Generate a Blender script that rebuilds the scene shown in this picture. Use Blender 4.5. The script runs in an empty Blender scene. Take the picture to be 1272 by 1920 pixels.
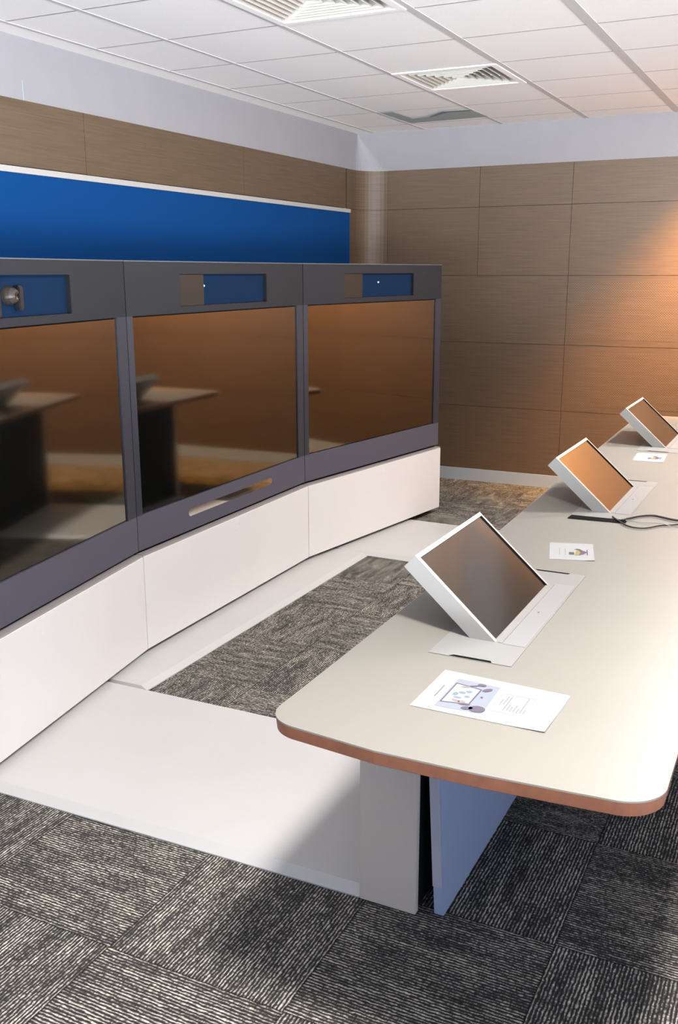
import bpy, bmesh, math, random
from mathutils import Vector, Matrix
random.seed(7)
scene = bpy.context.scene
C = scene.collection

# ------------------------------------------------------------------ camera
cam_d = bpy.data.cameras.new('camera'); cam = bpy.data.objects.new('camera', cam_d); C.objects.link(cam)
YAW, PITCH, ROLL, FPX = -0.461, 0.2415, 0.002, 1824.2
fw = Vector((math.sin(YAW)*math.cos(PITCH), math.cos(YAW)*math.cos(PITCH), -math.sin(PITCH)))
r0 = Vector((math.cos(YAW), -math.sin(YAW), 0)); d0 = fw.cross(r0)
rt = r0*math.cos(ROLL) + d0*math.sin(ROLL); dn = -r0*math.sin(ROLL) + d0*math.cos(ROLL)
M = Matrix((rt, -dn, -fw)).transposed().to_4x4(); M.translation = Vector((0, 0, 1.64))
cam.matrix_world = M
cam_d.sensor_fit = 'VERTICAL'; cam_d.sensor_height = 24.0; cam_d.lens = 24.0*FPX/1920.0
cam_d.clip_start = 0.05; cam_d.clip_end = 60
scene.camera = cam

# ------------------------------------------------------------------ exposure and world
scene.view_settings.view_transform = 'Standard'; scene.view_settings.look = 'None'
scene.view_settings.gamma = 1.0; scene.view_settings.use_curve_mapping = False
scene.view_settings.exposure = 0.0
FILL_BELOW = 34.0          # invented bright lower world, fills ceiling and walls through the added openings
FILL_ABOVE = 0.4  # upper world colour, added as bluish fill in the shadows
FILL_SIDE = 3.2             # invented low bright band, lights table panel and plinths from the side
TROFFER = 520.0
SPOT_W = 1300.0
w = bpy.data.worlds.new('world'); scene.world = w; w.use_nodes = True
bg = w.node_tree.nodes['Background']; bg.inputs[1].default_value = 1.0
_n = w.node_tree.nodes; _l = w.node_tree.links
_tc = _n.new('ShaderNodeTexCoord'); _sp = _n.new('ShaderNodeSeparateXYZ'); _l.new(_tc.outputs['Generated'], _sp.inputs[0])
_cr = _n.new('ShaderNodeValToRGB'); _e = _cr.color_ramp.elements      # fill strongest at shallow downward angles, dimmed when steep to spare near ceiling
_ad = _n.new('ShaderNodeMath'); _ad.operation = 'MULTIPLY_ADD'; _ad.inputs[1].default_value = 0.5; _ad.inputs[2].default_value = 0.5; _l.new(_sp.outputs['Z'], _ad.inputs[0]); _l.new(_ad.outputs[0], _cr.inputs['Fac'])
_e[0].position = 0.20; _e[0].color = (0.06, 0.06, 0.06, 1); _e[1].position = 0.33; _e[1].color = (0.25, 0.25, 0.25, 1)
for _p, _v in ((0.40, 1.0), (0.45, 1.0), (0.485, 0.0)): _k = _e.new(_p); _k.color = (_v, _v, _v, 1)
_mx = _n.new('ShaderNodeMix'); _mx.data_type = 'RGBA'; _l.new(_cr.outputs['Color'], _mx.inputs[0])
_mx.inputs[6].default_value = (0.35*FILL_ABOVE, 0.55*FILL_ABOVE, 1.2*FILL_ABOVE, 1); _mx.inputs[7].default_value = (0.90*FILL_BELOW, 0.97*FILL_BELOW, 1.02*FILL_BELOW, 1)
def _rng(sock, a, b):
    q = _n.new('ShaderNodeMapRange'); q.inputs['From Min'].default_value = a; q.inputs['From Max'].default_value = b; _l.new(sock, q.inputs['Value']); return q.outputs['Result']
def _mul(a, b):
    q = _n.new('ShaderNodeMath'); q.operation = 'MULTIPLY'; _l.new(a, q.inputs[0]); _l.new(b, q.inputs[1]); return q.outputs[0]
_band = _mul(_mul(_rng(_sp.outputs['X'], 0.45, 0.65), _rng(_sp.outputs['Z'], -0.03, 0.0)), _rng(_sp.outputs['Z'], 0.24, 0.16))
_m2 = _n.new('ShaderNodeMix'); _m2.data_type = 'RGBA'; _l.new(_band, _m2.inputs[0]); _l.new(_mx.outputs[2], _m2.inputs[6])
_m2.inputs[7].default_value = (0.75*FILL_SIDE, 0.92*FILL_SIDE, 1.25*FILL_SIDE, 1)
_l.new(_m2.outputs[2], bg.inputs[0])
def portal(name, loc, rot, sx, sy):
    ld = bpy.data.lights.new(name, 'AREA'); ld.shape = 'RECTANGLE'; ld.size = sx; ld.size_y = sy; ld.cycles.is_portal = True
    o = bpy.data.objects.new(name, ld); C.objects.link(o); o.location = loc; o.rotation_euler = rot
portal('rear_fill_portal', (-0.42, -1.62, 1.4), (math.pi/2, 0, 0), 6.0, 2.2)  # samples the world fill through the added rear opening
portal('side_fill_portal', (2.64, 0.8, 1.4), (math.pi/2, 0, math.pi/2), 4.7, 2.2)  # samples the world fill through the added side opening

# ------------------------------------------------------------------ material helpers
def srgb(r, g, b):
    f = lambda c: (c/255/12.92) if c/255 <= 0.04045 else ((c/255+0.055)/1.055)**2.4
    return (f(r), f(g), f(b), 1)
def mat(name, col, rough=0.5, spec=0.5, ior=1.5, metal=0.0, emit=None, estr=0, noise=0.0, nscale=40, bump=0.0):
    m = bpy.data.materials.new(name); m.use_nodes = True
    nt = m.node_tree; b = nt.nodes['Principled BSDF']
    b.inputs['Base Color'].default_value = col; b.inputs['Roughness'].default_value = rough
    b.inputs['IOR'].default_value = ior; b.inputs['Metallic'].default_value = metal
    b.inputs['Specular IOR Level'].default_value = spec
    if emit: b.inputs['Emission Color'].default_value = emit; b.inputs['Emission Strength'].default_value = estr
    if noise or bump:
        tc = nt.nodes.new('ShaderNodeTexCoord'); n = nt.nodes.new('ShaderNodeTexNoise')
        n.inputs['Scale'].default_value = nscale; n.inputs['Detail'].default_value = 4
        nt.links.new(tc.outputs['Object'], n.inputs['Vector'])
        if noise:
            mr = nt.nodes.new('ShaderNodeMapRange'); mr.inputs['To Min'].default_value = 1-noise; mr.inputs['To Max'].default_value = 1+noise
            mr.inputs['From Min'].default_value = 0.3; mr.inputs['From Max'].default_value = 0.7
            nt.links.new(n.outputs['Fac'], mr.inputs['Value'])
            mx = nt.nodes.new('ShaderNodeVectorMath'); mx.operation = 'SCALE'; mx.inputs[0].default_value = col[:3]
            nt.links.new(mr.outputs['Result'], mx.inputs['Scale']); nt.links.new(mx.outputs['Vector'], b.inputs['Base Color'])
        if bump:
            bp = nt.nodes.new('ShaderNodeBump'); bp.inputs['Strength'].default_value = bump; bp.inputs['Distance'].default_value = 0.002
            nt.links.new(n.outputs['Fac'], bp.inputs['Height']); nt.links.new(bp.outputs['Normal'], b.inputs['Normal'])
    return m

def wood_material(name, perforated=False):
    m = bpy.data.materials.new(name); m.use_nodes = True; nt = m.node_tree; N = nt.nodes; L = nt.links
    b = N['Principled BSDF']; b.inputs['Roughness'].default_value = 0.5
    tc = N.new('ShaderNodeTexCoord'); mp = N.new('ShaderNodeMapping')
    mp.inputs['Scale'].default_value = (1.6, 1.6, 60)
    L.new(tc.outputs['Object'], mp.inputs['Vector'])
    n = N.new('ShaderNodeTexNoise'); n.inputs['Scale'].default_value = 2.2; n.inputs['Detail'].default_value = 6; n.inputs['Roughness'].default_value = 0.6
    L.new(mp.outputs['Vector'], n.inputs['Vector'])
    cr = N.new('ShaderNodeValToRGB'); cr.color_ramp.elements[0].position = 0.3; cr.color_ramp.elements[1].position = 0.72
    cr.color_ramp.elements[0].color = srgb(74, 58, 43); cr.color_ramp.elements[1].color = srgb(93, 74, 56)
    L.new(n.outputs['Fac'], cr.inputs['Fac'])
    out = cr.outputs['Color']
    if perforated:
        # round drilled holes on a diagonal lattice, x-z plane
        sep = N.new('ShaderNodeSeparateXYZ'); L.new(tc.outputs['Object'], sep.inputs['Vector'])
        P = 0.0125
        def mth(op, a, bb=None):
            q = N.new('ShaderNodeMath'); q.operation = op
            for i, v in enumerate((a, bb)):
                if v is None: continue
                if isinstance(v, (int, float)): q.inputs[i].default_value = v
                else: L.new(v, q.inputs[i])
            return q.outputs[0]
        u = mth('MULTIPLY', mth('ADD', sep.outputs['X'], sep.outputs['Z']), 0.7071/P)
        v = mth('MULTIPLY', mth('SUBTRACT', sep.outputs['X'], sep.outputs['Z']), 0.7071/P)
        fu = mth('SUBTRACT', mth('FRACT', u), 0.5); fv = mth('SUBTRACT', mth('FRACT', v), 0.5)
        d = mth('SQRT', mth('ADD', mth('MULTIPLY', fu, fu), mth('MULTIPLY', fv, fv)))
        mr = N.new('ShaderNodeMapRange'); mr.inputs['From Min'].default_value = 0.20; mr.inputs['From Max'].default_value = 0.30
        mr.inputs['To Min'].default_value = 0.40; mr.inputs['To Max'].default_value = 1.22
        L.new(d, mr.inputs['Value'])
        sc = N.new('ShaderNodeVectorMath'); sc.operation = 'SCALE'; L.new(out, sc.inputs[0]); L.new(mr.outputs['Result'], sc.inputs['Scale'])
        out = sc.outputs['Vector']
    L.new(out, b.inputs['Base Color'])
    return m

def carpet_material():
    m = bpy.data.materials.new('carpet_tiles'); m.use_nodes = True; nt = m.node_tree; N = nt.nodes; L = nt.links
    b = N['Principled BSDF']; b.inputs['Roughness'].default_value = 0.95; b.inputs['Specular IOR Level'].default_value = 0.1
    tc = N.new('ShaderNodeTexCoord'); sep = N.new('ShaderNodeSeparateXYZ'); L.new(tc.outputs['Object'], sep.inputs['Vector'])
    def mth(op, a, bb=None, c=None):
        q = N.new('ShaderNodeMath'); q.operation = op
        for i, v in enumerate((a, bb, c)):
            if v is None: continue
            if isinstance(v, (int, float)): q.inputs[i].default_value = v
            else: L.new(v, q.inputs[i])
        return q.outputs[0]
    X = mth('DIVIDE', mth('ADD', sep.outputs['X'], 20+1.455), 0.5)      # tile coordinates
    Y = mth('DIVIDE', mth('ADD', sep.outputs['Y'], 20-1.63), 0.5)
    fx = mth('FLOOR', X); fy = mth('FLOOR', Y)
    chk = mth('MODULO', mth('ADD', fx, fy), 2.0)                          # quarter-turn laying
    tx = mth('FRACT', X); ty = mth('FRACT', Y)
    def mix(a, bb):                                                       # chk ? bb : a
        return mth('ADD', mth('MULTIPLY', a, mth('SUBTRACT', 1.0, chk)), mth('MULTIPLY', bb, chk))
    across = mix(tx, ty); along = mix(ty, tx)
    seed = mth('ADD', mth('MULTIPLY', fx, 7.31), mth('MULTIPLY', fy, 3.77))
    nv = N.new('ShaderNodeCombineXYZ'); L.new(mth('MULTIPLY', across, 60.0), nv.inputs[0]); L.new(mth('MULTIPLY', along, 26.0), nv.inputs[1]); L.new(seed, nv.inputs[2])
    wob = N.new('ShaderNodeTexNoise'); wob.inputs['Scale'].default_value = 1.0; wob.inputs['Detail'].default_value = 2; L.new(nv.outputs[0], wob.inputs['Vector'])
    RIBS = 54.0
    ph = mth('ADD', mth('MULTIPLY', across, RIBS), mth('MULTIPLY', mth('SUBTRACT', wob.outputs['Fac'], 0.5), 0.9))
    rib = mth('ADD', mth('MULTIPLY', mth('COSINE', mth('MULTIPLY', ph, 2*math.pi)), -0.5), 0.5)
    # per-rib yarn colour, in dashes along each rib
    rv = N.new('ShaderNodeCombineXYZ'); L.new(mth('MULTIPLY', mth('FLOOR', ph), 5.17), rv.inputs[0]); L.new(mth('MULTIPLY', along, 52.0), rv.inputs[1]); L.new(seed, rv.inputs[2])
    dash = N.new('ShaderNodeTexNoise'); dash.inputs['Scale'].default_value = 1.0; dash.inputs['Detail'].default_value = 3; dash.inputs['Roughness'].default_value = 0.7
    L.new(rv.outputs[0], dash.inputs['Vector'])
    big = N.new('ShaderNodeTexNoise'); big.inputs['Scale'].default_value = 1.0; big.inputs['Detail'].default_value = 3
    bv = N.new('ShaderNodeCombineXYZ'); L.new(mth('MULTIPLY', across, 16.0), bv.inputs[0]); L.new(mth('MULTIPLY', along, 3.0), bv.inputs[1]); L.new(seed, bv.inputs[2])
    L.new(bv.outputs[0], big.inputs['Vector'])
    lum = mth('ADD', mth('MULTIPLY', mth('SUBTRACT', dash.outputs['Fac'], 0.5), 2.0), mth('MULTIPLY', mth('SUBTRACT', big.outputs['Fac'], 0.5), 1.2))
    fac = mth('MULTIPLY', rib, mth('ADD', 0.62, lum))
    cr = N.new('ShaderNodeValToRGB'); e = cr.color_ramp.elements
    e[0].position = 0.0; e[0].color = srgb(42, 41, 42); e[1].position = 0.9; e[1].color = srgb(192, 186, 174)
    k = e.new(0.35); k.color = srgb(76, 73, 70)
    L.new(fac, cr.inputs['Fac'])
    # seam between tiles
    def edge(t): return mth('LESS_THAN', mth('MINIMUM', t, mth('SUBTRACT', 1.0, t)), 0.006)
    seam = mth('SUBTRACT', 1.0, mth('MULTIPLY', mth('MAXIMUM', edge(tx), edge(ty)), 0.45))
    sc = N.new('ShaderNodeVectorMath'); sc.operation = 'SCALE'; L.new(cr.outputs['Color'], sc.inputs[0]); L.new(seam, sc.inputs['Scale'])
    L.new(sc.outputs['Vector'], b.inputs['Base Color'])
    bp = N.new('ShaderNodeBump'); bp.inputs['Strength'].default_value = 0.5; bp.inputs['Distance'].default_value = 0.003
    L.new(rib, bp.inputs['Height']); L.new(bp.outputs['Normal'], b.inputs['Normal'])
    return m

MAT = dict(
    carpet=carpet_material(), wood=wood_material('wood_veneer'), woodp=wood_material('perforated_wood', True),
    groove=mat('groove', srgb(34, 24, 17), 0.9),
    ceiling=mat('ceiling_tile', srgb(236, 230, 229), 0.9, noise=0.03, nscale=120, bump=0.15),
    runner=mat('main_runner', srgb(192, 186, 186), 0.7),
    tbar=mat('ceiling_grid', srgb(150, 146, 144), 0.6),
    plaster=mat('plaster', srgb(134, 130, 134), 0.85, noise=0.02, nscale=6),
    blue=mat('blue_fabric', srgb(10, 56, 108), 0.95, spec=0.08, noise=0.12, nscale=260),
    trim=mat('white_trim', srgb(160, 156, 152), 0.4),
    skirt=mat('grey_skirting', srgb(146, 156, 166), 0.5),
    white=mat('white_lacquer', srgb(209, 206, 205), 0.45, noise=0.012, nscale=3),
    lip=mat('grey_lip', srgb(140, 135, 134), 0.5),
    gap=mat('dark_gap', srgb(14, 12, 14), 0.9),
    bezel=mat('purple_grey_bezel', srgb(74, 72, 84), 0.55, noise=0.05, nscale=300),
    fascia=mat('grey_fascia', srgb(26, 30, 36), 0.55, spec=0.3, noise=0.05, nscale=300),
    screen=mat('screen_glass', srgb(5, 6, 6), 0.06, ior=2.75),
    gloss=mat('gloss_black', srgb(10, 10, 11), 0.03, ior=2.6),
    sbezel=mat('dark_grey_bezel', srgb(40, 42, 52), 0.5, noise=0.05, nscale=300), strip=mat('grey_strip', srgb(84, 84, 86), 0.5),
    mirror=mat('polished_bar', (0.62, 0.61, 0.57, 1), 0.04, metal=1.0),
    camblue=mat('blue_recess', srgb(12, 32, 56), 0.85, spec=0.08),
    cambrown=mat('brown_housing', srgb(26, 22, 18), 0.5),
    led=mat('led', srgb(220, 225, 235), 0.3, emit=srgb(230, 235, 245), estr=0.5),
    lens=mat('camera_body', srgb(52, 46, 42), 0.3), dark=mat('dark_plastic', srgb(22, 22, 26), 0.4),
    plate=mat('satin_plate', srgb(180, 179, 178), 0.38, noise=0.03, nscale=2.2),
    laminate=mat('cream_laminate', srgb(122, 119, 113), 0.42, noise=0.012, nscale=5),
    edge=mat('wood_edge', srgb(128, 80, 58), 0.5, noise=0.12, nscale=30),
    legm=mat('grey_leg', srgb(220, 208, 192), 0.5), panel=mat('blue_grey_panel', srgb(164, 180, 208), 0.6),
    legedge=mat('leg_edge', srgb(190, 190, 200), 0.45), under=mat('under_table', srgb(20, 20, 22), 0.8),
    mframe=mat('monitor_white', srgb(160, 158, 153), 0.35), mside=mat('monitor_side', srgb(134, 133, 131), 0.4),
    mscreen=mat('monitor_glass', srgb(26, 25, 24), 0.10, ior=2.8),
    tray=mat('tray_white', srgb(132, 132, 130), 0.35), flap=mat('tray_flap', srgb(137, 137, 138), 0.3),
    slot=mat('cable_slot', srgb(20, 17, 19), 0.9, spec=0.05), cable=mat('cable_rubber', srgb(42, 38, 40), 0.5),
    paper=mat('paper', srgb(144, 145, 147), 0.8), ink=mat('grey_ink', srgb(96, 94, 98), 0.8),
    logo=mat('faint_logo', srgb(218, 212, 211), 0.5),
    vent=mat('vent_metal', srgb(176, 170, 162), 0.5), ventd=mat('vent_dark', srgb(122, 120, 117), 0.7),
    hatchgap=mat('hatch_grey', srgb(152, 156, 156), 0.8), hatchgapd=mat('hatch_dark_grey', srgb(112, 114, 118), 0.8),
    lamp_mid=mat('lamp_diffuser_mid', srgb(255, 250, 244), 0.5, emit=(1.0, 0.95, 0.90, 1), estr=TROFFER*0.62), lamp_far=mat('lamp_diffuser_far', srgb(255, 250, 244), 0.5, emit=(1.0, 0.95, 0.90, 1), estr=TROFFER*0.62),
    lamp=mat('lamp_diffuser', srgb(255, 250, 244), 0.5, emit=(1.0, 0.95, 0.90, 1), estr=TROFFER),
)
for _k in ('screen', 'mscreen'): MAT[_k].node_tree.nodes['Principled BSDF'].inputs['Specular Tint'].default_value = (1.0, 0.93, 0.80, 1)     # tints the reflections amber
def flatmat(name, r, g, b): c = srgb(r, g, b); return mat(name, (c[0]*.27, c[1]*.27, c[2]*.27, 1), 0.8)

# ------------------------------------------------------------------ mesh helpers
class MB:
    def __init__(s): s.v = []; s.f = []; s.m = []
    def poly(s, pts, mi=0):
        i = len(s.v); s.v += [tuple(p) for p in pts]; s.f.append(tuple(range(i, i+len(pts)))); s.m.append(mi)
    def box(s, x0, x1, y0, y1, z0, z1, mi=0):
        p = [(x0, y0, z0), (x1, y0, z0), (x1, y1, z0), (x0, y1, z0), (x0, y0, z1), (x1, y0, z1), (x1, y1, z1), (x0, y1, z1)]
        i = len(s.v); s.v += p
        for f in ((0, 3, 2, 1), (4, 5, 6, 7), (0, 1, 5, 4), (1, 2, 6, 5), (2, 3, 7, 6), (3, 0, 4, 7)):
            s.f.append(tuple(i+k for k in f)); s.m.append(mi)
        return s
    def prism(s, pts, z0, z1, mi=0, mside=None):
        """pts counter-clockwise in x,y"""
        n = len(pts); i = len(s.v)
        s.v += [(x, y, z0) for x, y in pts] + [(x, y, z1) for x, y in pts]
        s.f.append(tuple(i+k for k in range(n-1, -1, -1))); s.m.append(mi)
        s.f.append(tuple(i+n+k for k in range(n))); s.m.append(mi)
        for k in range(n):
            s.f.append((i+k, i+(k+1) % n, i+n+(k+1) % n, i+n+k)); s.m.append(mi if mside is None else mside)
        return s
    def hull8(s, a, b, mi=0):
        """a, b: two quads (4 points each) joined"""
        i = len(s.v); s.v += [tuple(p) for p in a] + [tuple(p) for p in b]
        for f in ((3, 2, 1, 0), (4, 5, 6, 7), (0, 1, 5, 4), (1, 2, 6, 5), (2, 3, 7, 6), (3, 0, 4, 7)):
            s.f.append(tuple(i+k for k in f)); s.m.append(mi)
        return s
    def tube(s, pts, r, seg=8, mi=0):
        rings = []
        for k, p in enumerate(pts):
            p = Vector(p); a = Vector(pts[max(k-1, 0)]); b = Vector(pts[min(k+1, len(pts)-1)])
            t = (b-a).normalized(); up = Vector((0, 0, 1)) if abs(t.z) < 0.9 else Vector((1, 0, 0))
            u = t.cross(up).normalized(); v = u.cross(t)
            i = len(s.v); s.v += [tuple(p + (u*math.cos(2*math.pi*j/seg) + v*math.sin(2*math.pi*j/seg))*r) for j in range(seg)]
            rings.append(i)
        for a, b in zip(rings, rings[1:]):
            for j in range(seg):
                s.f.append((a+j, a+(j+1) % seg, b+(j+1) % seg, b+j)); s.m.append(mi)
        s.f.append(tuple(rings[0]+j for j in range(seg-1, -1, -1))); s.m.append(mi)
        s.f.append(tuple(rings[-1]+j for j in range(seg))); s.m.append(mi)
        return s
    def build(s, name, mats, parent=None, bevel=0.0, smooth=False, seg=2):
        me = bpy.data.meshes.new(name); me.from_pydata(s.v, [], s.f)
        if not isinstance(mats, (list, tuple)): mats = [mats]
        for m in mats: me.materials.append(MAT[m] if isinstance(m, str) else m)
        for p, mi in zip(me.polygons, s.m): p.material_index = mi; p.use_smooth = smooth
        bm = bmesh.new(); bm.from_mesh(me)
        if bevel: bmesh.ops.remove_doubles(bm, verts=bm.verts, dist=1e-6)
        bmesh.ops.recalc_face_normals(bm, faces=bm.faces)
        if bevel:
            es = [e for e in bm.edges if len(e.link_faces) == 2 and e.calc_face_angle(0) > 0.5]
            bmesh.ops.bevel(bm, geom=es, offset=bevel, segments=seg, affect='EDGES', clamp_overlap=True)
        bm.to_mesh(me); bm.free()
        o = bpy.data.objects.new(name, me); C.objects.link(o)
        if parent: o.parent = parent
        return o
def tag(o, label=None, cat=None, group=None, kind=None):
    if label: o['label'] = label
    if cat: o['category'] = cat
    if group: o['group'] = group
    if kind: o['kind'] = kind
    return o
def thing(name, label, cat, loc=(0, 0, 0), rz=0.0, group=None):
    o = bpy.data.objects.new(name, None); C.objects.link(o); o.location = loc; o.rotation_euler = (0, 0, rz)
    o.empty_display_size = 0.1
    return tag(o, label, cat, group)
def struct(o): o['kind'] = 'structure'; return o

# ------------------------------------------------------------------ room shell
XL, XR, YB, YR, ZC, ZW = -3.44, 2.6, 7.40, -1.6, 2.68, 2.413
struct(MB().box(XL-0.1, XR+0.1, YR-0.1, YB+0.1, -0.05, 0.0).build('floor', 'carpet'))

# wood-panelled walls: panels with narrow dark joints on a dark backing
ROWS = [0.100, 0.605, 1.105, 1.614, 2.120, ZW]
def panel_wall(name, cols_by_row, put, perf=None):
    """put(a0,a1,z0,z1,mb,mi,depth) writes one box"""
    mb = MB()
    for ri in range(5):
        cols = cols_by_row(ri)
        for a0, a1 in zip(cols, cols[1:]):
            pf = perf(ri, a0) if perf else False
            z0, z1 = ROWS[ri]+0.0014, ROWS[ri+1]-(0.0014 if ri < 4 else 0)
            put(a0+0.0014, a1-0.0014, z0, z1, mb, 0)
            if pf: put(a0+0.035, a1-0.035, z0+0.045, z1-0.045, mb, 1, 0.0012)
    return mb
# left wall x = XL ; arc corner R = .2 ; back wall y = YB
R = 0.2
def put_left(a0, a1, z0, z1, mb, mi, e=0): mb.box(XL-0.02, XL+e, a0, a1, z0, z1, mi)
mb = panel_wall('wall_left', lambda r: [-1.95, -0.44, 1.06, 2.565, 4.07, 5.577, 7.06], put_left)
mb.box(XL-0.05, XL-0.012, YR, 7.06, 0, ZW, 2)
struct(mb.build('wall_left', ['wood', 'woodp', 'groove']))
def put_back(a0, a1, z0, z1, mb, mi, e=0): mb.box(a0, a1, YB-e, YB+0.02, z0, z1, mi)
def cols_back(r):
    c = [XL+R, -1.775, -0.27, 1.235, 2.6]
    if r >= 3: c.insert(1, -2.48)
    return c
mb = panel_wall('wall_back', cols_back, put_back, perf=lambda r, a: r in (1, 2) and a > -1.8)
mb.box(XL+R-0.01, XR, YB+0.012, YB+0.05, 0, ZW, 2)
# curved corner piece with its own joints
cx, cy = XL+R, YB-R
arc = [(XL, 7.066)] + [(cx - R*math.cos(t), cy + R*math.sin(t)) for t in [math.pi/2*k/10 for k in range(11)]]
for ri in range(5):
    z0, z1 = ROWS[ri]+0.0014, ROWS[ri+1]-(0.0014 if ri < 4 else 0)
    for p, q in zip(arc, arc[1:]): mb.poly([(p[0], p[1], z0), (q[0], q[1], z0), (q[0], q[1], z1), (p[0], p[1], z1)])
for p, q in zip(arc, arc[1:]): mb.poly([(p[0]-.012, p[1]+.012, 0), (q[0]-.012, q[1]+.012, 0), (q[0]-.012, q[1]+.012, ZW), (p[0]-.012, p[1]+.012, ZW)], 2)
struct(mb.build('wall_back', ['wood', 'woodp', 'groove']))
def put_right(a0, a1, z0, z1, mb, mi, e=0): mb.box(XR, XR+0.02, a0, a1, z0, z1, mi)
mb = panel_wall('wall_right', lambda r: [3.2, 4.6, 6.0, 7.4], put_right)
mb.box(XR+0.012, XR+0.05, 3.2, YB, 0, ZW, 2)
struct(mb.build('wall_right', ['wood', 'woodp', 'groove']))
# rear wall behind the photographer: sill and header of an unseen opening, added so fill light enters
mb = MB(); mb.box(XL, XR, YR-0.08, YR, 0, 0.30).box(XL, XR, YR-0.08, YR, 2.5, ZC)
struct(mb.build('wall_rear', 'plaster'))
mb = MB(); mb.box(XR, XR+0.08, YR, 3.2, 0, 0.30).box(XR, XR+0.08, YR, 3.2, 2.5, ZC).box(XR, XR+.08, 3.16, 3.2, .3, 2.5)  # sill, header and post of an unseen side opening, added for fill
struct(mb.build('trim_2', 'plaster'))
mb = MB()
for x in (XL+0.02, -1.95, -0.45, 1.05, XR-0.06): mb.box(x, x+0.05, YR-0.06, YR-0.01, 0.30, 2.5)
mb.box(XL, XR, YR-0.06, YR-0.01, 0.30, 0.35).box(XL, XR, YR-0.06, YR-0.01, 2.45, 2.5)
struct(mb.build('fill_opening_1', 'trim'))  # bars framing the added rear opening

# skirting and upper bulkhead
mb = MB(); mb.box(XL+R, XR, YB-0.012, YB+0.02, 0, 0.097)
a2 = [(cx - (R-.012)*math.cos(t), cy + (R-.012)*math.sin(t)) for t in [math.pi/2*k/8 for k in range(9)]]
for p, q in zip(a2, a2[1:]): mb.poly([(p[0], p[1], 0), (q[0], q[1], 0), (q[0], q[1], .097), (p[0], p[1], .097)])
struct(mb.build('baseboard_back', 'skirt'))
struct(MB().box(XL-0.02, XL+0.012, YR, YB-R, 0, 0.097).build('baseboard_left', 'skirt'))
mb = MB()
ZB = ZC + 0.03
mb.poly([(XL, YR, ZW), (XL, 7.2, ZW), (XL, 7.26, ZC), (XL, YR, ZC)])
mb.poly([(XL, YR, ZC), (XL, 7.26, ZC), (XL, 7.26, ZB), (XL, YR, ZB)])
mb.poly([(XL, 7.26, ZC), (XR, 7.26, ZC), (XR, 7.26, ZB), (XL, 7.26, ZB)])
mb.poly([(XR, YR, ZC), (XR, 7.26, ZC), (XR, 7.26, ZB), (XR, YR, ZB)])
arcb = [(cx - R*math.cos(t), cy + R*math.sin(t), ZW) for t in [math.pi/2*k/10 for k in range(11)]]
top = (XL, 7.26, ZC)
for k, (p, q) in enumerate(zip(arcb, arcb[1:])):
    tp = (XL + 0.0*k, 7.26, ZC)
    mb.poly([p, q, tp])
mb.poly([arcb[-1], (XR, YB, ZW), (XR, 7.26, ZC), top])
mb.poly([(XR, YB, ZW), (XR, YR, ZW), (XR, YR, ZC), (XR, 7.26, ZC)])
mb.box(XL+0.0005, XL+0.001, 3.66, 3.665, 2.413, 2.50, 1)
struct(mb.build('trim_1', ['plaster', 'skirt']))

# ceiling: lay-in tiles in a T-bar grid, plaster margin at the left
GX = [-3.30, -2.885, -2.278, -1.668, -1.060, -0.453, 0.153, 0.76, 1.367, 1.97, XR]
GY = [YR] + [4.02+0.59*k for k in range(-9, 6)] + [7.26]
FIX = {}
mb = MB()
def cell(x, y): return (max(i for i, g in enumerate(GX) if g <= x+1e-6), max(i for i, g in enumerate(GY) if g <= y+1e-6))
VENT_A = cell(-2.0, 3.7); VENT_B = cell(-2.0, 5.5)
LIGHTS = [cell(-0.15, 1.36), cell(-0.15, 4.9), cell(-0.15, 6.1)]
HOLE = cell(-2.5, 6.6); HOLE2 = cell(-2.1, 6.6)
skip = {VENT_A, VENT_B} | set(LIGHTS)
for i in range(len(GX)-1):
    for j in range(len(GY)-1):
        if (i, j) in skip: continue
        x0, x1, y0, y1 = GX[i], GX[i+1], GY[j], GY[j+1]
        mb.box(x0, x1, y0, y1, ZC+0.004, ZC+0.02, 0)
for i, x in enumerate(GX[:-1]):
    wdt = {0: .012, 3: .018, 4: .024, 2: .013}.get(i, .011)
    mb.box(x-wdt, x+wdt, YR, 7.26, ZC+0.0015, ZC+0.006, 3)
for y in GY[1:-1]: mb.box(GX[0], XR, y-0.006, y+0.006, ZC+0.0034, ZC+0.006, 1)
mb.box(XL, GX[0], YR, 7.26, ZC+0.0042, ZC+0.02, 0)
mb.box(GX[0], XR, 7.235, 7.26, ZC+0.0042, ZC+0.02, 0)
mb.box(XL-.1, XR+.1, YR-.1, YB+.1, ZC+0.3, ZC+0.32, 2)
struct(mb.build('ceiling', ['ceiling', 'tbar', 'plaster', 'runner']))

# ------------------------------------------------------------------ ceiling fixtures
def troffer(c, label, lamp='lamp'):
    x0, x1, y0, y1 = GX[c[0]], GX[c[0]+1], GY[c[1]], GY[c[1]+1]
    t = thing('ceiling_light', label, 'ceiling light', ((x0+x1)/2, (y0+y1)/2, ZC))
    hx, hy = (x1-x0)/2, (y1-y0)/2
    m = MB(); m.box(-hx, hx, -hy, -hy+.03, -.002, .03).box(-hx, hx, hy-.03, hy, -.002, .03).box(-hx, -hx+.03, -hy+.03, hy-.03, -.002, .03).box(hx-.03, hx, -hy+.03, hy-.03, -.002, .03)
    m.build('frame', 'tbar', t)
    MB().box(-.16, .12, -.24, .04, -.004, .012).build('diffuser', lamp, t)
    m = MB(); m.box(-hx+.03, hx-.03, -hy+.03, -.24, .004, .012).box(-hx+.03, hx-.03, .04, hy-.03, .004, .012).box(-hx+.03, -.16, -.24, .04, .004, .012).box(.12, hx-.03, -.24, .04, .004, .012)
    m.build('reflector', 'tbar', t)
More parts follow.
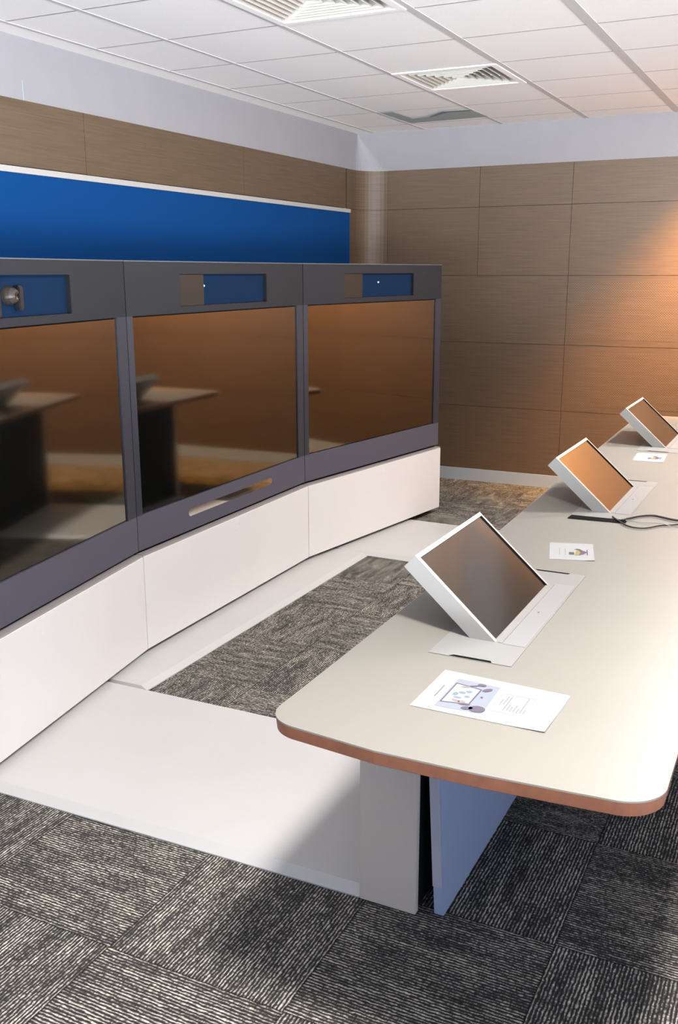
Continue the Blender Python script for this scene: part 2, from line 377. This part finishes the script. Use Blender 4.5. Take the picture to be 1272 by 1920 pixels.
troffer(LIGHTS[0], 'square recessed ceiling light above the near end of the table')
troffer(LIGHTS[1], 'square recessed ceiling light above the far half of the table', 'lamp_mid')
troffer(LIGHTS[2], 'square recessed ceiling light above the far end of the table', 'lamp_far')

def diffuser(c, label, slats):
    x0, x1, y0, y1 = GX[c[0]], GX[c[0]+1], GY[c[1]], GY[c[1]+1]
    t = thing('air_diffuser', label, 'air vent', ((x0+x1)/2, (y0+y1)/2, ZC), group=None)
    hx, hy = (x1-x0)/2-.012, (y1-y0)/2-.008
    m = MB(); e = .035
    m.box(-hx, hx, -hy, -hy+e, -.003, .01).box(-hx, hx, hy-e, hy, -.003, .01).box(-hx, -hx+e, -hy+e, hy-e, -.003, .01).box(hx-e, hx, -hy+e, hy-e, -.003, .01)
    m.build('frame', 'ceiling', t)
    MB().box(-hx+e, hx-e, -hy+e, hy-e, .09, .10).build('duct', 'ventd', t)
    # four-way blades: inclined strips, mitred on the diagonals
    n = 7
    for side in range(4):
        m = MB()
        for k in range(n):
            a = 1-k/n; b = a-0.075
            A = (hx-e)*a; B = (hy-e)*a; A2 = (hx-e)*b; B2 = (hy-e)*b
            q = {0: [(-A, -B), (A, -B), (A2, -B2), (-A2, -B2)], 1: [(A, -B), (A, B), (A2, B2), (A2, -B2)],
                 2: [(A, B), (-A, B), (-A2, B2), (A2, B2)], 3: [(-A, B), (-A, -B), (-A2, -B2), (-A2, B2)]}[side]
            zt = [(.0, .0, .028, .028)][0]
            a4 = [(q[i][0], q[i][1], zt[i]) for i in range(4)]; b4 = [(p[0], p[1], p[2]+.004) for p in a4]
            m.hull8(a4, b4)
        m.build('blade', 'vent', t)
    return t
diffuser(VENT_A, 'square four-way ceiling air vent, cut by the top edge of the photo', True)
diffuser(VENT_B, 'square four-way ceiling air vent with dark slots at one end', True)
# flat grey shapes under the tiles, drawn as an open hatch gap
t = thing('ceiling_hatch', 'loose ceiling hatch with grey gap, nearest to the back wall', 'ceiling hatch', (-2.55, 6.62, ZC))
o = [(-.30, -.26), (-.21, -.255), (-.20, .075), (-.06, .04), (.10, -.125), (.275, -.11), (.30, .23), (-.29, .27)]
MB().prism(o, -.0035, -.002).build('gap', 'hatchgap', t)
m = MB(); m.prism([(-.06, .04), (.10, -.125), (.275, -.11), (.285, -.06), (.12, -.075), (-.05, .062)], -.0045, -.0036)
m.build('inner_edge', 'hatchgapd', t)

# ------------------------------------------------------------------ downlights washing the back wall
def downlight(x, y, watts, label, size=math.radians(102)):
    t = thing('recessed_downlight', label, 'downlight', (x, y, ZC))
    m = MB(); n = 24
    for k in range(n):
        a, b = 2*math.pi*k/n, 2*math.pi*(k+1)/n
        f = lambda r, z, q: (r*math.cos(q), r*math.sin(q), z)
        m.poly([f(.07, -.003, a), f(.07, -.003, b), f(.055, -.003, b), f(.055, -.003, a)])
        m.poly([f(.055, -.003, a), f(.055, -.003, b), f(.05, .0035, b), f(.05, .0035, a)])
    m.build('trim_ring', 'trim', t)
    ld = bpy.data.lights.new('lamp', 'SPOT'); ld.energy = watts; ld.color = (1.0, 0.46, 0.07); ld.spot_size = size; ld.spot_blend = 0.6; ld.shadow_soft_size = 0.04
    l = bpy.data.objects.new('lamp', ld); C.objects.link(l); l.parent = t; l.location = (0, 0, -0.02); l.rotation_euler = (math.radians(33), 0, 0)   # gimbal turned to the wall
downlight(-0.15, 6.68, SPOT_W, 'small recessed warm downlight close to the back wall')

# ------------------------------------------------------------------ blue acoustic board on the left wall
t = thing('acoustic_board', 'long bright blue fabric board on the wood wall behind the screens', 'wall panel', (XL, 0, 0))
MB().box(0.001, 0.035, -1.0, 7.05, 0.60, 2.085).build('board', 'blue', t)
MB().box(0.001, 0.045, -1.0, 7.05, 2.085, 2.112).build('top_trim', 'trim', t)

# ------------------------------------------------------------------ video wall modules
def rounded_rect(x0, x1, z0, z1, r, n=6):
    pts = []
    for cxx, czz, a0 in ((x1-r, z0+r, -90), (x1-r, z1-r, 0), (x0+r, z1-r, 90), (x0+r, z0+r, 180)):
        for k in range(n+1):
            a = math.radians(a0+90*k/n); pts.append((cxx+r*math.cos(a), czz+r*math.sin(a)))
    return pts
def text_mesh(name, body, size, mt, parent, loc, rot):
    cu = bpy.data.curves.new(name, 'FONT'); cu.body = body; cu.size = size; cu.extrude = 0.0004; cu.align_x = 'CENTER'
    o = bpy.data.objects.new(name, cu); C.objects.link(o)
    dg = bpy.context.evaluated_depsgraph_get(); me = bpy.data.meshes.new_from_object(o.evaluated_get(dg))
    bpy.data.objects.remove(o); me.materials.clear(); me.materials.append(MAT[mt])
    o = bpy.data.objects.new(name, me); C.objects.link(o); o.parent = parent; o.location = loc; o.rotation_euler = rot
    return o
def module(P, Q, L, label, kind):
    d = (Q-P).normalized(); rz = math.atan2(d.y, d.x)
    t = thing('video_wall_unit', label, 'video wall screen', (P.x, P.y, 0), rz, 'video wall units')
    # local: x along, -y towards the table
    MB().box(0.02, L-0.02, 0.07, 0.30, 0.0, 0.046).build('kick_base', 'gap', t)
    m = MB(); m.box(0.0015, L-0.0015, -0.0, 0.30, 0.042, 0.461)
    pl = m.build('plinth', 'white', t, bevel=0.0015)
    m = MB(); m.box(0.0015, L-0.0015, 0.004, 0.04, 0.461, 0.469); m.build('plinth_lip', 'lip', t)
    MB().box(0.004, L-0.004, 0.045, 0.28, 0.461, 0.49).build('shadow_gap', 'gap', t)
    F = 0.022                                     # front plane of the dark panel
    MB().box(0.0, L, F+0.02, 0.16, 0.482, 1.688).build('back_housing', 'gap', t)
    # lower bezel with a slit bar in the middle unit
    m = MB()
    m.box(0.001, L-0.001, F, F+0.02, 0.484, 0.636)
    m.build('lower_bezel', 'bezel', t)
    for sx0, sx1 in ((0.001, 0.040), (L-0.072, L-0.001)): MB().box(sx0, sx1, F, F+0.02, 0.636, 1.468).build('side_bezel', 'sbezel', t)
    MB().box(0.044, L-0.078, F+0.006, F+0.02, 0.642, 1.462).build('screen', 'screen', t)
    # upper fascia with its camera window
    w0, w1, wz0, wz1 = 0.39, 1.16, 1.495, 1.634
    m = MB(); m.box(0.001, L-0.001, F, F+0.02, 1.468, wz0).box(0.001, L-0.001, F, F+0.02, wz1, 1.684)
    m.box(0.001, w0, F, F+0.02, wz0, wz1).box(w1, L-0.001, F, F+0.02, wz0, wz1)
    m.build('upper_fascia', 'fascia', t)
    MB().box(0.0, L, F-0.001, F+0.012, 1.6845, 1.6885).build('top_strip', 'strip', t)
    m = MB(); m.box(w0, w1, F+0.019, F+0.0195, wz0, wz1); m.box(w1-0.002, w1, F+0.001, F+0.019, wz0, wz1, 1).box(w0, w1, F+.001, F+.019, wz0, wz0+.002, 1)
    win = m.build('camera_window', ['camblue', 'dark'], t)
    if kind != 'left':
        MB().box(w0+0.003, 0.585, F+0.004, F+0.019, wz0+0.003, wz1-0.002).build('camera_housing', 'cambrown', win, bevel=0.001)
        s = 0.60 if kind == 'middle' else 0.768
        b = bpy.data.meshes.new('indicator_light'); bm = bmesh.new(); bmesh.ops.create_uvsphere(bm, u_segments=12, v_segments=8, radius=0.005); bm.to_mesh(b); bm.free()
        b.materials.append(MAT['led']); o = bpy.data.objects.new('indicator_light', b); C.objects.link(o); o.parent = win; o.location = (s, F+0.014, 1.582)
    else:
        MB().box(w0+0.004, 0.745, F+0.0, F+0.019, wz0+0.004, wz1-0.004).build('camera_housing', 'dark', win, bevel=0.004)
        # rounded camera head: barrel plus dark lens rings
        m = MB(); n = 20
        prof = [(0.0, -.018), (.012, -.020), (.020, -.016), (.026, -.006), (.030, .008), (.032, .02)]
        for (r1, y1), (r2, y2) in zip(prof, prof[1:]):
            for k in range(n):
                a, b_ = 2*math.pi*k/n, 2*math.pi*(k+1)/n
                m.poly([(r1*math.cos(a), y1, r1*math.sin(a)), (r1*math.cos(b_), y1, r1*math.sin(b_)), (r2*math.cos(b_), y2, r2*math.sin(b_)), (r2*math.cos(a), y2, r2*math.sin(a))],
                       1 if r2 <= .013 else 0)
        o = m.build('camera_head', ['dark', 'gloss'], win, smooth=True); o.location = (0.80, F-.002, 1.568); o.data.materials[0] = MAT['lens']
        MB().box(0.835, 0.862, F-0.006, F+0.019, 1.52, 1.60).build('camera_side', 'dark', win, bevel=0.004)
    if kind == 'middle':
        m = MB(); pts = rounded_rect(0.384, 1.172, 0.549, 0.583, 0.016)
        m.v += [(x, F-0.0015, z) for x, z in pts] + [(x, F+0.004, z) for x, z in pts]; n = len(pts)
        m.f.append(tuple(range(n))); m.m.append(0)
        for k in range(n): m.f.append((k, (k+1) % n, n+(k+1) % n, n+k)); m.m.append(0)
        m.build('gloss_bar', 'mirror', t)
    # embossed mark on the plinth: nine bars over the word
    m = MB(); hs = [.006, .011, .017, .011, .006, .011, .017, .011, .006]
    for k, h in enumerate(hs): m.box((k-4)*.0085-.0014, (k-4)*.0085+.0014, -0.0006, 0.0, 0.0-h/2, h/2)
    o = m.build('logo_bars', 'logo', pl); o.location = (0.775, 0, 0.424)
    text_mesh('logo_word', 'cisco', 0.022, 'logo', pl, (0.775, -0.0002, 0.390), (math.pi/2, 0, 0))
    return t
S1 = Vector((-2.5225, 3.199)); S2 = Vector((-2.557, 4.7565)); RR = Vector((-2.322, 6.257))
DL = (S1-Vector((-2.259, 1.666))).normalized(); L0 = S1 - DL*1.556
module(L0, S1, 1.556, 'left video wall unit with round camera head in its top window', 'left')
module(S1, S2, (S2-S1).length, 'middle video wall unit with glossy slit bar under its dark screen', 'middle')
module(S2, RR, (RR-S2).length, 'right video wall unit standing free in front of the wood back wall', 'right')

# ------------------------------------------------------------------ floor plates between screens and table
def plate(name, label, pts_floor, pts_top, z=0.02):
    n = len(pts_floor); m = MB(); m.v = [(x, y, 0.001) for x, y in pts_floor] + [(x, y, 0.005) for x, y in pts_floor] + [(x, y, z) for x, y in pts_top]
    m.f = [tuple(range(n-1, -1, -1)), tuple(range(2*n, 3*n))] + [(k, (k+1) % n, n+(k+1) % n, n+k) for k in range(n)] + [(n+k, n+(k+1) % n, 2*n+(k+1) % n, 2*n+k) for k in range(n)]
    m.m = [0]*len(m.f)
    o = m.build(name, 'plate'); tag(o, label, 'floor plate', 'white cable covers on the carpet')
plate('floor_plate', 'wide pale floor cover in the foreground, from the left unit to the near table leg',
      [(-2.37, 2.058), (-0.977, 2.083), (-0.977, 2.925), (-2.50, 2.905)], [(-2.37, 2.094), (-0.977, 2.119), (-0.977, 2.905), (-2.50, 2.885)])
plate('floor_plate', 'narrow pale floor cover strip running along the foot of the middle unit',
      [(-2.575, 2.908), (-2.312, 2.912), (-2.318, 5.045), (-2.595, 5.055)], [(-2.575, 2.910), (-2.342, 2.914), (-2.348, 5.043), (-2.595, 5.053)])
plate('floor_plate', 'pale floor cover at the far right unit, mostly behind the nearest monitor',
      [(-2.56, 5.060), (-0.985, 5.010), (-0.985, 5.90), (-2.43, 5.930)], [(-2.56, 5.095), (-0.985, 5.045), (-0.985, 5.88), (-2.43, 5.910)])

# ------------------------------------------------------------------ table
def arc_pts(cx_, cy_, r, a0, a1, n=10): return [(cx_+r*math.cos(math.radians(a0+(a1-a0)*k/n)), cy_+r*math.sin(math.radians(a0+(a1-a0)*k/n))) for k in range(n+1)]
def table_outline():
    p = []
    p += arc_pts(-0.890, 1.665, 0.078, 175, 262, 10)
    p += [(-0.705, 1.567), (-0.50, 1.570), (-0.35, 1.580)]
    p += arc_pts(-0.258, 1.672, 0.085, 278, 355, 10)
    p += [(-0.176, y) for y in [1.9+0.354*k for k in range(13)]]
    p += arc_pts(-0.25, 6.395, 0.085, 5, 90, 6)
    p += arc_pts(-0.955, 6.395, 0.085, 90, 178, 8)
    p += [(-1.030, 5.6), (-1.018, 5.0), (-1.004, 4.1), (-0.990, 3.6), (-0.975, 2.9), (-0.970, 2.3)]
    return p
T = thing('meeting_table', 'long cream-topped meeting table with brown edge facing the screens', 'table', (-0.6, 4.0, 0))
def tp(m, *a, **k):
    m.v = [(x+0.6, y-4.0, z) for x, y, z in m.v]; return m.build(*a, parent=T, **k)
out = table_outline()
m = MB(); m.prism(out, 0.7385, 0.742); tp(m, 'tabletop', 'laminate')
def inset(pts, dd):
    res = []; n = len(pts)
    for i in range(n):
        a = Vector(pts[i-1]); b = Vector(pts[(i+1) % n]); tt = (b-a).normalized(); nn = Vector((-tt.y, tt.x))
        res.append((pts[i][0]+nn.x*dd, pts[i][1]+nn.y*dd))
    return res
inn = inset(out, 0.012); n = len(out); m = MB()
m.v = [(x, y, 0.7385) for x, y in out] + [(x, y, 0.712) for x, y in inset(out, 0.003)] + [(x, y, 0.7095) for x, y in inset(out, .006)]
for a in (0, 1):
    for k in range(n): m.f.append((a*n+k, (a+1)*n+k, (a+1)*n+(k+1) % n, a*n+(k+1) % n)); m.m.append(0)
m.f.append(tuple(2*n+k for k in range(n))); m.m.append(1)
tp(m, 'edge_band', ['edge', 'under'], smooth=False)
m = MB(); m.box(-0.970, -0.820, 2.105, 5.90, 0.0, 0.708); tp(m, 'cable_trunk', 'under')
for y0, y1 in ((2.083, 2.105), (5.90, 5.922)):
    m = MB(); m.box(-0.976, -0.814, y0, y1, 0.0, 0.708); tp(m, 'end_leg', 'legm', bevel=0.002)
# blue-grey modesty panel, leaning a little outwards towards its foot
m = MB()
a4 = [(-0.772, 2.112, 0.0), (-0.745, 2.112, 0.0), (-0.745, 5.88, 0.0), (-0.772, 5.88, 0.0)]
b4 = [(-0.808, 2.112, 0.708), (-0.781, 2.112, 0.708), (-0.781, 5.88, 0.708), (-0.808, 5.88, 0.708)]
m.hull8(a4, b4); tp(m, 'modesty_panel', 'panel', bevel=0.0015)
m = MB(); m.hull8([(-0.7755, 2.106, 0.085), (-0.7505, 2.106, 0.085), (-0.7505, 2.1115, 0.085), (-0.7755, 2.1115, 0.085)],
                  [(-0.8075, 2.106, 0.705), (-0.7825, 2.106, 0.705), (-0.7825, 2.1115, 0.705), (-0.8075, 2.1115, 0.705)]); tp(m, 'panel_edge', 'legedge')
m = MB(); m.tube([(-0.764, 2.118, 0.455), (-0.756, 2.118, 0.452), (-0.753, 2.118, 0.440), (-0.758, 2.118, 0.428), (-0.766, 2.118, 0.424)], 0.0035); tp(m, 'hook', 'dark', smooth=True)

# ------------------------------------------------------------------ flip-up monitors
UX, UZ, NX, NZ = -0.743, 0.669, 0.669, 0.743
def flip_monitor(x0, y0, y1, label, open_slot=False):
    ZT = 0.7430; Wd = y1-y0; Lh = 0.296
    t = thing('flip_up_monitor', label, 'monitor', (x0, (y0+y1)/2, ZT), 0, 'flip-up monitors in the meeting table')
    h = Wd/2
    # local: x across table, y along table, z up. side profile clipped by the table plane
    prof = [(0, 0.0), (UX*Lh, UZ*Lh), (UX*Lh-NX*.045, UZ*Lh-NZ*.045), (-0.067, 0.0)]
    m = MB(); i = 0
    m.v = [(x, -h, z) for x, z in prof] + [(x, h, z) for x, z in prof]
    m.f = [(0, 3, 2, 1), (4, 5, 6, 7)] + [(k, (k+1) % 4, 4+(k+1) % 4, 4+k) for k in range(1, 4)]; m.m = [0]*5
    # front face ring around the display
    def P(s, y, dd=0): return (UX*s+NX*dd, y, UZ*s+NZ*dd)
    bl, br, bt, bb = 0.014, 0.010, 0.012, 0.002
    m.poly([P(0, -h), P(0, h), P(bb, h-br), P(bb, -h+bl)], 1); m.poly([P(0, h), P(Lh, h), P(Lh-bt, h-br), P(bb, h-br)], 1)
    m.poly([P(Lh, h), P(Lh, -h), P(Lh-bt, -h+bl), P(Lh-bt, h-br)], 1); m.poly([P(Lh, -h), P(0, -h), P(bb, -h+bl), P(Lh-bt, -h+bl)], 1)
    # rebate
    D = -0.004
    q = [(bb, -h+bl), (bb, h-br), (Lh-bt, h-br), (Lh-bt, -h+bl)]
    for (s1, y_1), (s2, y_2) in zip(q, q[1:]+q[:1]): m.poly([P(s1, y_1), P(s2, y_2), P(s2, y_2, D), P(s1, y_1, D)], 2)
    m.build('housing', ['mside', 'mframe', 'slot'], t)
    m = MB(); m.poly([P(s, y, D) for s, y in q]); m.build('display', 'mscreen', t)
    # tray flush in the table
    px0, px1, py = -0.791+0.663, -0.584+0.663, 0.390
    m = MB(); m.box(px0, px1, -py, py, -0.0005, 0.0010)
    m.build('tray', 'tray', t)
    m = MB(); m.box(0.018, px1-0.004, -h-0.004, h+0.012, 0.001, 0.0024); fl = m.build('front_flap', 'flap', t)
    m = MB(); m.box(0.004, 0.016, -h, h, 0.001, 0.0028); m.build('hinge_strip', 'mside', t)
    m = MB(); 
    for k in range(3): m.box(0.036, 0.040, -0.004+k*.004, -0.002+k*.004, 0.0024, 0.0028)
    m.build('mark', 'ink', fl)
    for s in (-1, 1):
        if s == -1 and open_slot:
            m = MB(); m.prism([(-0.128, -.415), (0.083, -.402), (0.080, -.352), (-0.125, -.360)], 0.0011, 0.0020); m.build('open_cable_slot', 'slot', t)
        else:
            y = s*(py-0.006); a = s*0.010
            q2 = [(-0.076, y+a*.6), (0.031, y+a*.6), (0.026, y-a*.35), (-0.066, y-a*.35)]
            if s > 0: q2 = q2[::-1]
            m = MB(); m.prism(q2, 0.0011, 0.0018); m.build('cable_slot', 'slot', t)
    # underside support arm
    m = MB(); m.box(-0.12, -0.085, -0.03, 0.03, 0.001, 0.055); m.build('support_arm', 'mside', t)
flip_monitor(-0.663, 2.213, 2.728, 'nearest and largest flip-up monitor with dark grey screen')
flip_monitor(-0.678, 3.700, 4.225, 'middle flip-up monitor with tan screen, beside the open cable slot', True)
flip_monitor(-0.700, 5.262, 5.780, 'farthest flip-up monitor with tan screen, near the table end')

# ------------------------------------------------------------------ papers
ZP = 0.7424
def sheet(quad, label, name='paper_sheet'):
    cx_ = sum(p[0] for p in quad)/4; cy_ = sum(p[1] for p in quad)/4
    t = thing(name, label, 'paper', (cx_, cy_, ZP), 0, None)
    n = 8; m = MB()
    def at(u, v, dz=0):
        x = (1-v)*((1-u)*quad[0][0]+u*quad[3][0]) + v*((1-u)*quad[1][0]+u*quad[2][0])
        y = (1-v)*((1-u)*quad[0][1]+u*quad[3][1]) + v*((1-u)*quad[1][1]+u*quad[2][1])
        return (x-cx_, y-cy_, dz)
    lift = lambda u, v: 0.0002 + 0.004*max(0, u-0.75)*4*max(0, 0.5-v)
    for i in range(n):
        for j in range(n):
            a, b, c_, d_ = (i/n, j/n), ((i+1)/n, j/n), ((i+1)/n, (j+1)/n), (i/n, (j+1)/n)
            m.poly([at(*q, lift(*q)+.0003) for q in (a, b, c_, d_)])
            m.poly([at(*q, lift(*q)) for q in (d_, c_, b, a)])
    m.build('sheet', 'paper', t)
    return t, cx_, cy_
def printed(t, cx_, cy_, polys, name, mt, z=0.0009):
    m = MB()
    for p in polys: m.poly([(x-cx_, y-cy_, z) for x, y in p])
    return m.build(name, mt, t)
pale = flatmat('print_pale_blue', 214, 224, 244); pwhite = flatmat('print_white', 240, 246, 252); pline = flatmat('print_slate', 128, 124, 150)
pfig = flatmat('print_mauve', 146, 134, 160); pskin = flatmat('print_skin', 226, 200, 196); pteal = flatmat('print_teal', 176, 206, 222)
pyel = flatmat('print_yellow', 236, 206, 130); pbrown = flatmat('print_brown', 140, 116, 90); ppurple = flatmat('print_purple', 150, 120, 146); pgrey = flatmat('print_grey', 132, 120, 120)
t, a, b = sheet([(-0.719, 1.784), (-0.717, 1.998), (-0.421, 1.982), (-0.427, 1.784)], 'large printed sheet with blue picture and text box at the near table end')
printed(t, a, b, [[(-0.689, 1.850), (-0.6865, 1.850), (-0.6865, 1.914), (-0.689, 1.914)]], 'title_line', 'ink')
pic = printed(t, a, b, [[(-0.672, 1.806), (-0.567, 1.808), (-0.571, 1.956), (-0.671, 1.962)]], 'picture', pale)
printed(t, a, b, [[(-0.668, 1.829), (-0.605, 1.841), (-0.604, 1.927), (-0.668, 1.939)]], 'pictured_screen', pline, 0.0011)
printed(t, a, b, [[(-0.665, 1.833), (-0.608, 1.844), (-0.607, 1.923), (-0.665, 1.934)]], 'screen_face', pwhite, 0.0013)
def blob(x, y, rx, ry, rot=0, n=14): return [(x+rx*math.cos(q)*math.cos(rot)-ry*math.sin(q)*math.sin(rot), y+rx*math.cos(q)*math.sin(rot)+ry*math.sin(q)*math.cos(rot)) for q in [2*math.pi*k/n for k in range(n)]]
for _b in [blob(-.650, 1.880, .006, .009), blob(-.638, 1.892, .008, .006), blob(-.640, 1.864, .009, .005), blob(-.626, 1.902, .007, .006), blob(-.622, 1.876, .006, .006)]: printed(t, a, b, [_b], 'print_blob', pteal, 0.0015)
for _b in [blob(-.640, 1.925, .010, .004, .3), blob(-.624, 1.846, .008, .007), blob(-.638, 1.848, .010, .005, -.3)]: printed(t, a, b, [_b], 'print_palm', pskin, 0.0017)
for _b in [blob(-.611, 1.948, .010, .007), blob(-.592, 1.927, .013, .007, .9), blob(-.626, 1.936, .012, .003, .5), blob(-.583, 1.826, .018, .016), blob(-.604, 1.822, .013, .008, .4), blob(-.615, 1.838, .013, .005, .2), blob(-.592, 1.886, .003, .004)]: printed(t, a, b, [_b], 'print_figure', pfig, 0.0019)
fr = []; X0, X1, Y0, Y1 = -.558, -.483, 1.834, 1.929
for q in ((X0, X1, Y0, Y0+.0012), (X0, X1, Y1-.0012, Y1), (X0, X0+.0012, Y0, Y1), (X1-.0012, X1, Y0, Y1)): fr.append([(q[0], q[2]), (q[1], q[2]), (q[1], q[3]), (q[0], q[3])])
printed(t, a, b, fr, 'text_box', flatmat('print_box', 226, 220, 224))
ls = []
for k, (y0, y1) in enumerate([(1.868, 1.900), (1.875, 1.920), (1.846, 1.922), (1.848, 1.880), (1.845, 1.872), (1.846, 1.882), (1.844, 1.870), (1.846, 1.925), (1.845, 1.868)]):
    x = X0+.010+k*.0072; ls.append([(x, y0), (x+.0016, y0), (x+.0016, y1), (x, y1)])
printed(t, a, b, ls, 'text_lines', 'ink')
def small_sheet(q, label):
    t, a, b = sheet(q, label)
    def U(u, v):  # u down the sheet, v across
        x = (1-v)*((1-u)*q[0][0]+u*q[3][0]) + v*((1-u)*q[1][0]+u*q[2][0]); y = (1-v)*((1-u)*q[0][1]+u*q[3][1]) + v*((1-u)*q[1][1]+u*q[2][1]); return (x, y)
    def P(l): return [U(*p) for p in l]
    printed(t, a, b, [P([(u, .28+.10*k), (u+.018, .28+.10*k), (u+.018, .35+.10*k), (u, .35+.10*k)]) for u in (.22, .35) for k in range(4)], 'text_lines', flatmat('print_faint', 206, 202, 212))
    printed(t, a, b, [P([(.44, .30), (.56, .30), (.56, .45), (.44, .45)])], 'dark_block', pgrey)
    printed(t, a, b, [P([(.57, .27), (.68, .28), (.70, .47), (.66, .60), (.60, .52)])], 'yellow_shape', pyel, 0.0011)
    printed(t, a, b, [P([(.56, .60), (.62, .66), (.70, .64), (.75, .54), (.70, .44), (.68, .54), (.62, .58)])], 'brown_shape', pbrown, 0.0013)
    printed(t, a, b, [P([(.66, .28), (.76, .33), (.82, .42), (.84, .44), (.84, .30), (.865, .30), (.865, .62), (.84, .62), (.84, .49), (.78, .54), (.70, .62), (.70, .45)])], 'goblet_shape', ppurple, 0.0012)
small_sheet([(-0.731, 2.994), (-0.780, 3.190), (-0.642, 3.229), (-0.594, 3.031)][0:1] + [(-0.780, 3.190), (-0.642, 3.229), (-0.594, 3.031)], 'small white card with goblet picture between nearest and middle monitors')
small_sheet([(-0.796, 4.845), (-0.812, 5.063), (-0.668, 5.085), (-0.652, 4.842)], 'small white card with goblet picture in front of the farthest monitor')

# ------------------------------------------------------------------ cables out of the open slot
def smooth_path(p, n=8):
    o = []
    for i in range(len(p)-1):
        p0 = Vector(p[max(i-1, 0)]); p1 = Vector(p[i]); p2 = Vector(p[i+1]); p3 = Vector(p[min(i+2, len(p)-1)])
        for k in range(n):
            s = k/n; o.append(tuple(0.5*((2*p1)+(p2-p0)*s+(2*p0-5*p1+4*p2-p3)*s*s+(3*p1-p0-3*p2+p3)*s**3)))
    return o + [p[-1]]
def cable(pts, r, label, mt='cable'):
    m = MB(); m.tube(smooth_path(pts), r, 10); o = m.build('cable', mt, smooth=True); tag(o, label, 'cable', 'cables from the open slot')
cable([(-0.612, 3.585, .7490), (-0.590, 3.635, .7490), (-0.559, 3.683, .7490), (-0.522, 3.707, .7490), (-0.487, 3.695, .7490), (-0.426, 3.671, .7490), (-0.30, 3.68, .7490), (-0.12, 3.76, .7490)], .0042, 'thicker dark grey cable arching upward from the open slot by the middle monitor')
cable([(-0.655, 3.628, .7480), (-0.622, 3.572, .7480), (-0.583, 3.517, .7480), (-0.548, 3.498, .7480), (-0.511, 3.513, .7480), (-0.472, 3.571, .7480), (-0.418, 3.616, .7480), (-0.30, 3.74, .7555), (-0.15, 3.85, .7480)], .0030, 'grey cable sagging nearest to the viewer below the open slot by the middle monitor')
cable([(-0.602, 3.596, .7470), (-0.586, 3.599, .7470), (-0.544, 3.591, .7470), (-0.470, 3.584, .7430+.009), (-0.412, 3.573, .7470), (-0.25, 3.58, .7470)], .0016, 'thin straight cable between the two thicker cables at the middle monitor', 'lip')
